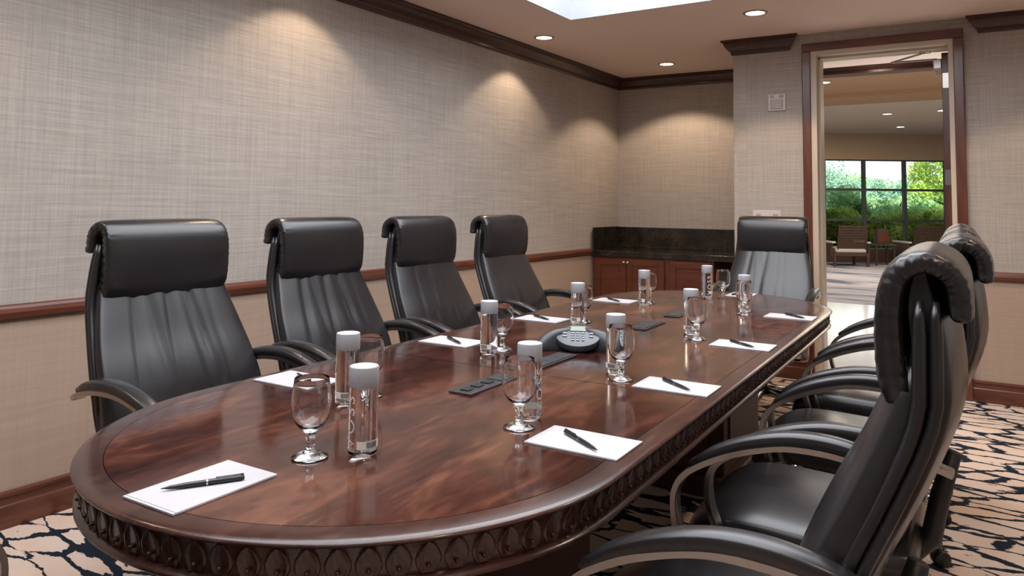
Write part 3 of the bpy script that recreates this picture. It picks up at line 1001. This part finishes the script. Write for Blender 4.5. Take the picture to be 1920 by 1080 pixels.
def make_chair(seed=1, amp=.0035):
    t = empty('executive_chair')
    # padded back, from the seam under the headrest down to the seat
    bm = bmesh.new()
    loft(bm, stl([(0, .008, 1.035, .205, .014), (0, .014, 1.000, .224, .024), (0, .024, .945, .238, .031), (0, .058, .840, .262, .033),
                 (0, .096, .740, .277, .036), (0, .129, .640, .285, .037), (0, .152, .560, .277, .036), (0, .162, .500, .255, .030)], 5),
         110, 4.5, .02, make_disp(seed, amp))
    obj('backrest', bm, M_leather, t, smooth=True)
    # headrest pad rolling over the top of the back and ending in a curl behind
    def hd(cx, sx, s, nr, w):
        q = np.zeros(3)
        if s < .18 and sx > -.3: q[2] -= .024 * (1 - cx * cx) * (1 - s / .18)
        e = max(0, (abs(cx) - .80) / .2)
        if e > 0 and .10 < s < .97:
            q += nr * math.sin(s * 120) * .0022 * e * (1 if sx > 0 else -0.4)
            q[0] -= math.copysign(1, cx) * .003 * e * (1 + math.sin(s * 120))
        return q
    bm = bmesh.new()
    loft(bm, st([(0, .028, .988, .226, .026), (0, .038, 1.02, .229, .027), (0, .043, 1.09, .229, .024), (0, .039, 1.145, .229, .022), (0, .024, 1.178, .226, .021),
                 (0, -.006, 1.193, .225, .020), (0, -.036, 1.182, .225, .020), (0, -.052, 1.158, .226, .020), (0, -.056, 1.115, .226, .018)], 6),
         64, 5.0, .009, hd)
    obj('headrest', bm, M_leather, t, smooth=True)
    bm = bmesh.new()
    loft(bm, stl([(0, -.002, 1.175, .205, .010), (0, -.002, 1.12, .212, .022), (0, -.010, 1.02, .220, .020), (0, -.004, .92, .232, .016),
                 (0, .030, .80, .240, .014), (0, .078, .66, .245, .012), (0, .115, .52, .225, .010)], 3), 20, 5.0, .006)
    obj('back_core', bm, M_plastic, t, smooth=True, angle=50)
    # upholstered rear shell
    bm = bmesh.new()
    loft(bm, stl([(0, -.012, 1.150, .195, .008), (0, -.026, 1.06, .214, .012), (0, -.026, .96, .230, .014), (0, .004, .85, .250, .015),
                 (0, .042, .75, .262, .016), (0, .076, .65, .268, .016), (0, .102, .56, .258, .015), (0, .114, .49, .232, .013)], 4), 40, 3.4, .012,
         lambda cx, sx, s, nr, w: nr * (.020 * (1 - cx * cx)) if sx > 0 else np.zeros(3))
    obj('rear_shell', bm, M_leather, t, smooth=True)
    for s in (-1, 1):      # padded side welts between cushion and shell
        for oy, rr, dx in ((.004, .011, .000), (-.018, .010, -.004)):
            bm = bmesh.new()
            P = catmull([(s * (.212 + dx), Y(oy - .004), 1.135), (s * (.226 + dx), Y(oy - .004), 1.05), (s * (.238 + dx), Y(oy), .95), (s * (.252 + dx), Y(oy + .028), .85),
                         (s * (.266 + dx), Y(oy + .063), .75), (s * (.273 + dx), Y(oy + .095), .65), (s * (.264 + dx), Y(oy + .120), .56), (s * (.240 + dx), Y(oy + .132), .50)], 3)
            P = [(p[0], p[1] + lean(p[2]), p[2]) for p in P]
            R = [rr] * len(P); R[0] = rr * .55; R[1] = rr * .9
            tube(bm, P, R, 10); obj('side_welt', bm, M_leather, t, smooth=True)
    # seat
    bm = bmesh.new()
    loft(bm, st([(0, .115, .440, .235, .034), (0, .18, .432, .258, .046), (0, .32, .430, .265, .050), (0, .46, .434, .265, .050), (0, .55, .430, .262, .046),
                 (0, .605, .408, .255, .038), (0, .625, .385, .245, .028)], 5), 48, 4.5, .02,
         lambda cx, sx, s, nr, w: (nr * (-.010 * (1 - cx * cx)) if sx < 0 else np.zeros(3)))
    obj('seat', bm, M_leather, t, smooth=True)
    bm = bmesh.new(); box(bm, -.16, .16, -.15, .16, .352, .386, .008); box(bm, -.045, .045, -.20, -.06, .34, .375, .006)
    obj('seat_plate', bm, M_plastic, t)
    bm = bmesh.new(); tube(bm, [(0, -.13, .362), (0, -.20, .380), (0, Y(.075), .44), (0, Y(.052), .55), (0, Y(.02), .66)], [.028, .028, .026, .024, .018], 10)
    obj('back_bracket', bm, M_plastic, t, smooth=True)
    for s in (-1, 1):
        arm = [(s * .272, .020, .686), (s * .284, .055, .700), (s * .294, .110, .716), (s * .301, .200, .730), (s * .302, .300, .728), (s * .302, .390, .704),
               (s * .301, .465, .672), (s * .300, .530, .630), (s * .299, .560, .580), (s * .296, .557, .510), (s * .290, .532, .440), (s * .284, .500, .385), (s * .265, .465, .355), (s * .20, .440, .350)]
        bm = bmesh.new()
        loft(bm, st([(x, y, z, .0235, .0080) for x, y, z in arm], 4), 16, 5, .004)
        obj('arm_frame', bm, M_chrome, t, smooth=True, angle=50)
        pad = [(s * .290, .075, .720, .022, .010), (s * .297, .120, .736, .025, .015), (s * .302, .200, .750, .027, .017), (s * .303, .290, .747, .027, .017),
               (s * .303, .380, .725, .027, .016), (s * .302, .455, .694, .025, .013), (s * .301, .515, .655, .022, .009)]
        bm = bmesh.new(); loft(bm, st(pad, 5), 20, 2.6, .012); obj('arm_pad', bm, M_leather, t, smooth=True)
        bm = bmesh.new()
        lathe(bm, [(0, .012), (.010, .010), (.012, .004), (.012, 0), (0, 0)], 12, Matrix.Translation((s * .268, Y(.49), .395)) @ Matrix.Rotation(s * PI / 2, 4, 'Y'))
        obj('arm_bolt', bm, M_silver, t, smooth=True)
    # column and five-spoke base
    bm = bmesh.new(); lathe(bm, [(0, .10), (.030, .10), (.030, .22), (.022, .225), (.022, .352), (0, .352)], 20); obj('gas_column', bm, M_plastic, t, smooth=True, angle=35)
    for k in range(5):
        a = 2 * PI * k / 5 + PI / 2
        R = Matrix.Rotation(a, 4, 'Z')
        bm = bmesh.new()
        P = [R @ Vector(p) for p in ((.015, 0, .118), (.12, 0, .112), (.24, 0, .094), (.305, 0, .080))]
        tube(bm, P, [.030, .025, .019, .014], 10)
        sp = obj('spoke', bm, M_darksteel, t, smooth=True)
        bm = bmesh.new()
        for off in (-.016, .016):
            lathe(bm, [(0, -.009), (.022, -.009), (.027, -.005), (.027, .005), (.022, .009), (0, .009)], 18,
                  R @ Matrix.Translation((.305, off, .0275)) @ Matrix.Rotation(PI / 2, 4, 'X'))
        obj('caster', bm, M_plastic, sp, smooth=True, angle=40)
        bm = bmesh.new(); lathe(bm, [(.006, .03), (.006, .078), (0, .078)], 8, R @ Matrix.Translation((.305, 0, 0))); obj('caster_stem', bm, M_darksteel, sp)
    return t
protos = [make_chair(3, .010), make_chair(11, .0055)]
used = [False, False]
def chair(loc, rz, label, k, group='black leather executive chairs', star=0.0):
    o = copy_tree(protos[k]) if used[k] else protos[k]
    used[k] = True
    o.location = loc; o.rotation_euler = (0, 0, rz)
    tag(o, label, 'chair', group)
    return o
RZ = math.atan(TRZ)
UC = .805
left = [(-.785, 1.515, 0.02, 'black leather executive chair in the left row, nearest the camera, facing the table'),
        (-UC, 2.225, 0.0, 'second black leather executive chair from the camera in the left row'),
        (-UC, 2.925, 0.0, 'third black leather executive chair from the camera in the left row'),
        (-.825, 3.70, 0.0, 'fourth black leather executive chair of the left row, nearest the alcove cabinet')]
for i, (u, v, dr, lab) in enumerate(left):
    chair(T(u, v), RZ - PI / 2 + dr, lab, (0, 0, 1, 1)[i])
right = [(.800, 1.487, 0.0, 'large black leather executive chair in the right foreground, seen from its side'),
         (.845, 2.21, 0.0, 'black leather executive chair in the right row, just behind the foreground one'),
         (.840, 2.95, 0.0, 'third black leather executive chair from the camera in the right row'),
         (.835, 3.70, 0.0, 'black leather executive chair of the right row nearest the open door')]
for i, (u, v, dr, lab) in enumerate(right):
    chair(T(u, v), RZ + PI / 2 + dr, lab, 1)
chair(Vector((-1.25, 4.90, 0)), PI + .03, 'black leather executive chair at the far head of the table, back to the switch plate', 1)
chair(T(-.125, .50), RZ, 'black leather executive chair at the near head of the table, only its arm in frame', 1)

# ================================================================== THINGS ON THE TABLE
ZTOP = .7602
# goblets
def make_goblet():
    t = empty('water_goblet')
    outer = [(0, 0), (.034, 0), (.0365, .0015), (.0365, .0035), (.030, .0065), (.018, .011), (.0095, .016), (.0075, .022), (.0090, .028), (.0075, .034), (.0085, .040),
             (.0125, .047), (.0150, .053), (.0165, .056), (.026, .064), (.0340, .076), (.0385, .092), (.0400, .108), (.0390, .128), (.0360, .148), (.0345, .1590)]
    inner = [(.0340, .1596), (.0336, .1590), (.0351, .148), (.0380, .128), (.0390, .108), (.0375, .092), (.0328, .077), (.0245, .066), (.012, .059), (0, .057)]
    bm = bmesh.new()
    # bowl (closed glass wall) as one part, stem and foot as others
    bo = [p for p in outer if p[1] >= .056]
    lathe(bm, [(0, .0535), (.0150, .0535)] + bo + inner, 40)
    obj('bowl', bm, M_glass, t, smooth=True, angle=60)
    bm = bmesh.new(); lathe(bm, [(0, .0115), (.0160, .0115)] + [p for p in outer if .012 < p[1] < .055] + [(.0148, .0533), (0, .0533)], 8)
    obj('stem', bm, M_glass, t)
    bm = bmesh.new(); lathe(bm, [p for p in outer if p[1] < .0115] + [(0, .0113)], 40)
    obj('foot', bm, M_glass, t, smooth=True, angle=50)
    return t
# bottles
def make_bottle():
    t = empty('water_bottle')
    R = .0302
    bm = bmesh.new()
    lathe(bm, [(0, .004), (.018, .0022), (.022, 0), (.026, .0012), (.0295, .006), (R, .012), (R, .128), (.0298, .134), (.0298, .1375), (0, .1375)], 48)
    obj('body', bm, M_water, t, smooth=True, angle=50)
    bm = bmesh.new()
    lathe(bm, [(0, .138), (.0300, .138), (.0304, .139), (.0304, .1765), (.0296, .1785), (0, .1785)], 48)
    cap = obj('cap', bm, M_cap, t, smooth=True, angle=40)
    bm = bmesh.new(); lathe(bm, [(0, .1786), (.0290, .1786), (.0285, .1794), (0, .1794)], 40)
    o = obj('cap_top', bm, M_captop, cap, smooth=True, angle=40)
    # lettering running up the bottle, wrapped on the cylinder
    cu = bpy.data.curves.new('lettering', 'FONT')
    cu.body = 'VOSS'; cu.size = .034; cu.space_character = 1.35; cu.extrude = 0
    to = bpy.data.objects.new('tmp', cu); C.objects.link(to)
    bpy.context.view_layer.update()
    me = bpy.data.meshes.new_from_object(to)
    bpy.data.objects.remove(to)
    xs = [v.co.x for v in me.vertices]; ys = [v.co.y for v in me.vertices]
    x0, x1, y0, y1 = min(xs), max(xs), min(ys), max(ys)
    b2 = bmesh.new(); b2.from_mesh(me)
    bmesh.ops.triangulate(b2, faces=b2.faces)
    bmesh.ops.subdivide_edges(b2, edges=[e for e in b2.edges if e.calc_length() > .006], cuts=2)
    for v in b2.verts:
        zz = .018 + (v.co.x - x0) / (x1 - x0) * .104
        a = -(v.co.y - (y0 + y1) / 2) / (y1 - y0) * .022 / R * -1
        # reading upward: the letters' tops point to the left
        v.co = Vector(((R + .00025) * math.sin(-a), -(R + .00025) * math.cos(a), zz))
    obj('lettering', b2, M_letter, t)
    # small barcode band low on the bottle, a quarter turn away
    def arc(bm, a0, a1, z0, z1, r, n):
        prev = None
        for k in range(n + 1):
            a = a0 + (a1 - a0) * k / n
            c = (bm.verts.new((r * math.cos(a), r * math.sin(a), z0)), bm.verts.new((r * math.cos(a), r * math.sin(a), z1)))
            if prev: bm.faces.new((prev[0], c[0], c[1], prev[1]))
            prev = c
    bm = bmesh.new(); arc(bm, -1.0, 1.0, .018, .034, R + .0003, 16); lb = obj('label_band', bm, M_label, t)
    bm = bmesh.new(); r = random.Random(4); a = -.35
    while a < .45:
        w = r.uniform(.012, .035); arc(bm, a, a + w, .020, .032, R + .0006, 1); a += w + r.uniform(.012, .03)
    obj('barcode', bm, M_ink, lb)
    return t

gob0, bot0 = make_goblet(), make_bottle()
F = dict(f=1395.33)
# (label place, goblet u v, bottle u v, bottle turn)
SETS = [('beside the nearest notepad', (.050, 1.076), (.124, 1.149), -.20),
        ('by the first left-hand notepad', (-.178, 1.500), (-.178, 1.418), -.95),
        ('by the first right-hand notepad', (.301, 1.480), (.279, 1.565), 1.50),
        ('by the second left-hand notepad', (-.222, 2.240), (-.230, 2.165), 4.6),
        ('by the second right-hand notepad', (.309, 2.055), (.260, 2.130), 4.6),
        ('by the third left-hand notepad', (-.260, 2.975), (-.249, 2.894), 4.6),
        ('by the third right-hand notepad', (.289, 2.850), (.230, 2.960), 4.6),
        ('by the fourth left-hand notepad', (-.255, 3.760), (-.249, 3.673), 4.2),
        ('in front of the far head chair', (.012, 4.210), (-.075, 4.195), .75),
        ('by the fourth right-hand notepad', (.272, 3.640), (.250, 3.735), 4.6)]
sides = ['nearest the camera', None]
for i, (place, g, b, turn) in enumerate(SETS):
    o = gob0 if i == 0 else copy_tree(gob0)
    o.location = T(g[0], g[1], ZTOP); o.rotation_euler = (0, 0, .3 * i)
    tag(o, 'clear stemmed water goblet ' + place, 'glass', 'water goblets on the table')
    o = bot0 if i == 0 else copy_tree(bot0)
    o.location = T(b[0], b[1], ZTOP); o.rotation_euler = (0, 0, turn)
    tag(o, 'clear cylindrical water bottle with grey cap ' + place, 'bottle', 'water bottles on the table')

# notepads and pens
def make_pad():
    t = empty('notepad')
    bm = bmesh.new(); box(bm, -.071, .071, -.1085, .1085, 0, .0022, .0004, seg=1); obj('backing_sheets', bm, M_paper2, t)
    bm = bmesh.new(); box(bm, -.0705, .0705, -.1020, .1085, .0023, .0036, .0003, seg=1); obj('top_sheet', bm, M_paperwhite, t)
    bm = bmesh.new(); box(bm, -.0705, .0705, -.1085, -.1030, .0023, .0034, .0003, seg=1); obj('binding_strip', bm, M_paperwhite, t)
    return t
def make_pen():
    t = empty('ballpoint_pen')
    X = Matrix.Translation((0, 0, .0052)) @ Matrix.Rotation(PI / 2, 4, 'Y')
    bm = bmesh.new(); lathe(bm, [(0, -.070), (.0008, -.070), (.0012, -.066), (.0032, -.056), (.0048, -.030), (.0050, .004), (0, .004)], 16, X); obj('barrel', bm, M_pen, t, smooth=True, angle=50)
    bm = bmesh.new(); lathe(bm, [(0, .0042), (.0052, .0042), (.0052, .0068), (0, .0068)], 16, X); obj('ring', bm, M_silver, t, smooth=True, angle=50)
    bm = bmesh.new(); lathe(bm, [(0, .007), (.0051, .007), (.0050, .064), (.0040, .069), (0, .070)], 16, X); c = obj('upper_barrel', bm, M_pen, t, smooth=True, angle=50)
    bm = bmesh.new(); box(bm, .020, .066, -.0014, .0014, .0112, .0124, .0003); box(bm, .063, .068, -.0012, .0012, .0085, .0124, .0002); obj('clip', bm, M_pen, c)
    bm = bmesh.new()
    for k in range(5): box(bm, .026 + k * .0055, .0295 + k * .0055, -.0009, .0009, .01245, .0126)
    obj('clip_print', bm, M_silver, c)
    return t
pad0, pen0 = make_pad(), make_pen()
PADS = [((.004, .863), 0, ((-.026, .804), (.046, .915)), 'at the near end of the table'),
        ((-.465, 1.519), 1, ((-.513, 1.558), (-.391, 1.497)), 'in front of the nearest left chair'),
        ((.473, 1.465), 1, ((.534, 1.411), (.410, 1.494)), 'in front of the foreground right chair'),
        ((-.453, 2.263), 1, ((-.379, 2.214), (-.506, 2.297)), 'in front of the second left chair'),
        ((.477, 2.063), 1, ((.537, 2.012), (.418, 2.105)), 'in front of the second right chair'),
        ((-.447, 2.935), 1, ((-.385, 2.894), (-.515, 2.975)), 'in front of the third left chair'),
        ((.474, 2.815), 1, ((.533, 2.759), (.412, 2.854)), 'in front of the third right chair'),
        ((-.436, 3.731), 1, ((-.371, 3.657), (-.498, 3.757)), 'in front of the fourth left chair'),
        ((.477, 3.671), 1, ((.553, 3.619), (.445, 3.715)), 'in front of the fourth right chair'),
        ((.060, 4.410), 0, ((.080, 4.46), (.030, 4.36)), 'at the far end of the table')]
for i, (c, turned, (a, b), place) in enumerate(PADS):
    o = pad0 if i == 0 else copy_tree(pad0)
    o.location = T(c[0], c[1], ZTOP); o.rotation_euler = (0, 0, RZ + (-PI / 2 if turned and c[0] > 0 else PI / 2 if turned else 0))
    tag(o, 'small white notepad ' + place, 'notepad', 'notepads on the table')
    o = pen0 if i == 0 else copy_tree(pen0)
    pa, pb = T(*a), T(*b)
    m = (pa + pb) / 2
    o.location = (m.x, m.y, ZTOP + .0036); d = pb - pa
    o.rotation_euler = (0, 0, math.atan2(d.y, d.x))
    tag(o, 'black ballpoint pen lying on the notepad ' + place, 'pen', 'pens on the notepads')

# connection plates let into the table along its centre line
def plate(v, label, lidded):
    t = empty('connection_plate', T(.012, v, ZTOP), RZ); tag(t, label, 'plate', 'connection plates on the table')
    bm = bmesh.new(); box(bm, -.037, .037, -.122, .122, 0, .006, .0015); obj('frame', bm, M_plate, t)
    if lidded:
        for k in (-1, 0, 1):
            bm = bmesh.new(); box(bm, -.030, .030, k * .074 - .034, k * .074 + .034, .006, .0085, .001); obj('lid', bm, M_plate, t)
    else:
        for k, yy in enumerate((-.085, -.035, .015)):
            bm = bmesh.new(); box(bm, -.014, .014, yy - .016, yy + .016, .006, .0095, .001); obj('socket', bm, M_socket, t)
            bm = bmesh.new(); box(bm, .018, .024, yy - .004, yy + .004, .006, .008); obj('screw', bm, M_silver, t)
        bm = bmesh.new(); box(bm, -.028, .028, .050, .114, .006, .0085, .001); obj('lid', bm, M_plate, t)
plate(1.772, 'dark connection plate with sockets, nearest the camera', False)
plate(2.170, 'dark connection plate just in front of the conference phone', True)
plate(3.042, 'dark connection plate just behind the conference phone', True)
plate(3.465, 'dark connection plate nearest the far end of the table', True)

# conference phone
ph = empty('conference_phone', T(-.022, 2.44, ZTOP), math.radians(27))
tag(ph, 'charcoal three-legged conference phone with keypad in the middle of the table', 'phone')
bm = bmesh.new()
NR, NT = 14, 96
rings = []
def lobe(th):
    # three arms: two toward the front left and right, one to the rear
    best = 0
    for a in (PI / 2, PI / 2 + 2 * PI / 3, PI / 2 + 4 * PI / 3):
        d = abs((th - a + PI) % (2 * PI) - PI)
        best = max(best, math.exp(-(d / .30) ** 2))
    return best
for j in range(NR + 1):
    q = j / NR
    ring = []
    for i in range(NT):
        th = 2 * PI * i / NT
        l = lobe(th)
        R = .074 + .112 * l
        r = R * q
        z = .056 * (1 - q ** (2.0 + 1.8 * l)) + .012 * (1 - q ** 6) + .006
        ring.append(bm.verts.new((r * math.cos(th), r * math.sin(th), z)) if j else None)
    if j == 0: ring = [bm.verts.new((0, 0, .070))]
    rings.append(ring)
for j in range(NR):
    a, b = rings[j], rings[j + 1]
    for i in range(NT):
        if j == 0: bm.faces.new((a[0], b[i], b[(i + 1) % NT]))
        else: bm.faces.new((a[i], b[i], b[(i + 1) % NT], a[(i + 1) % NT]))
low = [bm.verts.new((v.co.x * .97, v.co.y * .97, 0)) for v in rings[-1]]
for i in range(NT): bm.faces.new((rings[-1][i], low[i], low[(i + 1) % NT], rings[-1][(i + 1) % NT]))
bm.faces.new(low)
obj('housing', bm, M_phone, ph, smooth=True, angle=50)
tilt = Matrix.Translation((0, -.058, .048)) @ Matrix.Rotation(math.radians(24), 4, 'X')
bm = bmesh.new(); lathe(bm, [(0, -.022), (.070, -.022), (.076, -.004), (.074, .004), (.068, .006), (0, .006)], 40, tilt @ Matrix.Diagonal((1.05, .90, 1, 1)))
kp = obj('keypad_panel', bm, M_phoneg, ph, smooth=True, angle=35)
bm = bmesh.new(); box(bm, -.028, .028, .022, .052, .0055, .0085, .001, tilt); obj('display', bm, M_lcd, kp)
for r_ in range(4):
    for c in range(3):
        bm = bmesh.new(); box(bm, -.024 + c * .018, -.012 + c * .018, .006 - r_ * .014, .014 - r_ * .014, .0055, .0095, .0012, tilt); obj('key', bm, M_key, kp)
for s in (-1, 1):
    for r_ in range(3):
        bm = bmesh.new(); box(bm, s * .047 - .008, s * .047 + .008, .022 - r_ * .018, .030 - r_ * .018, .0055, .0095, .0012, tilt); obj('key', bm, M_key, kp)
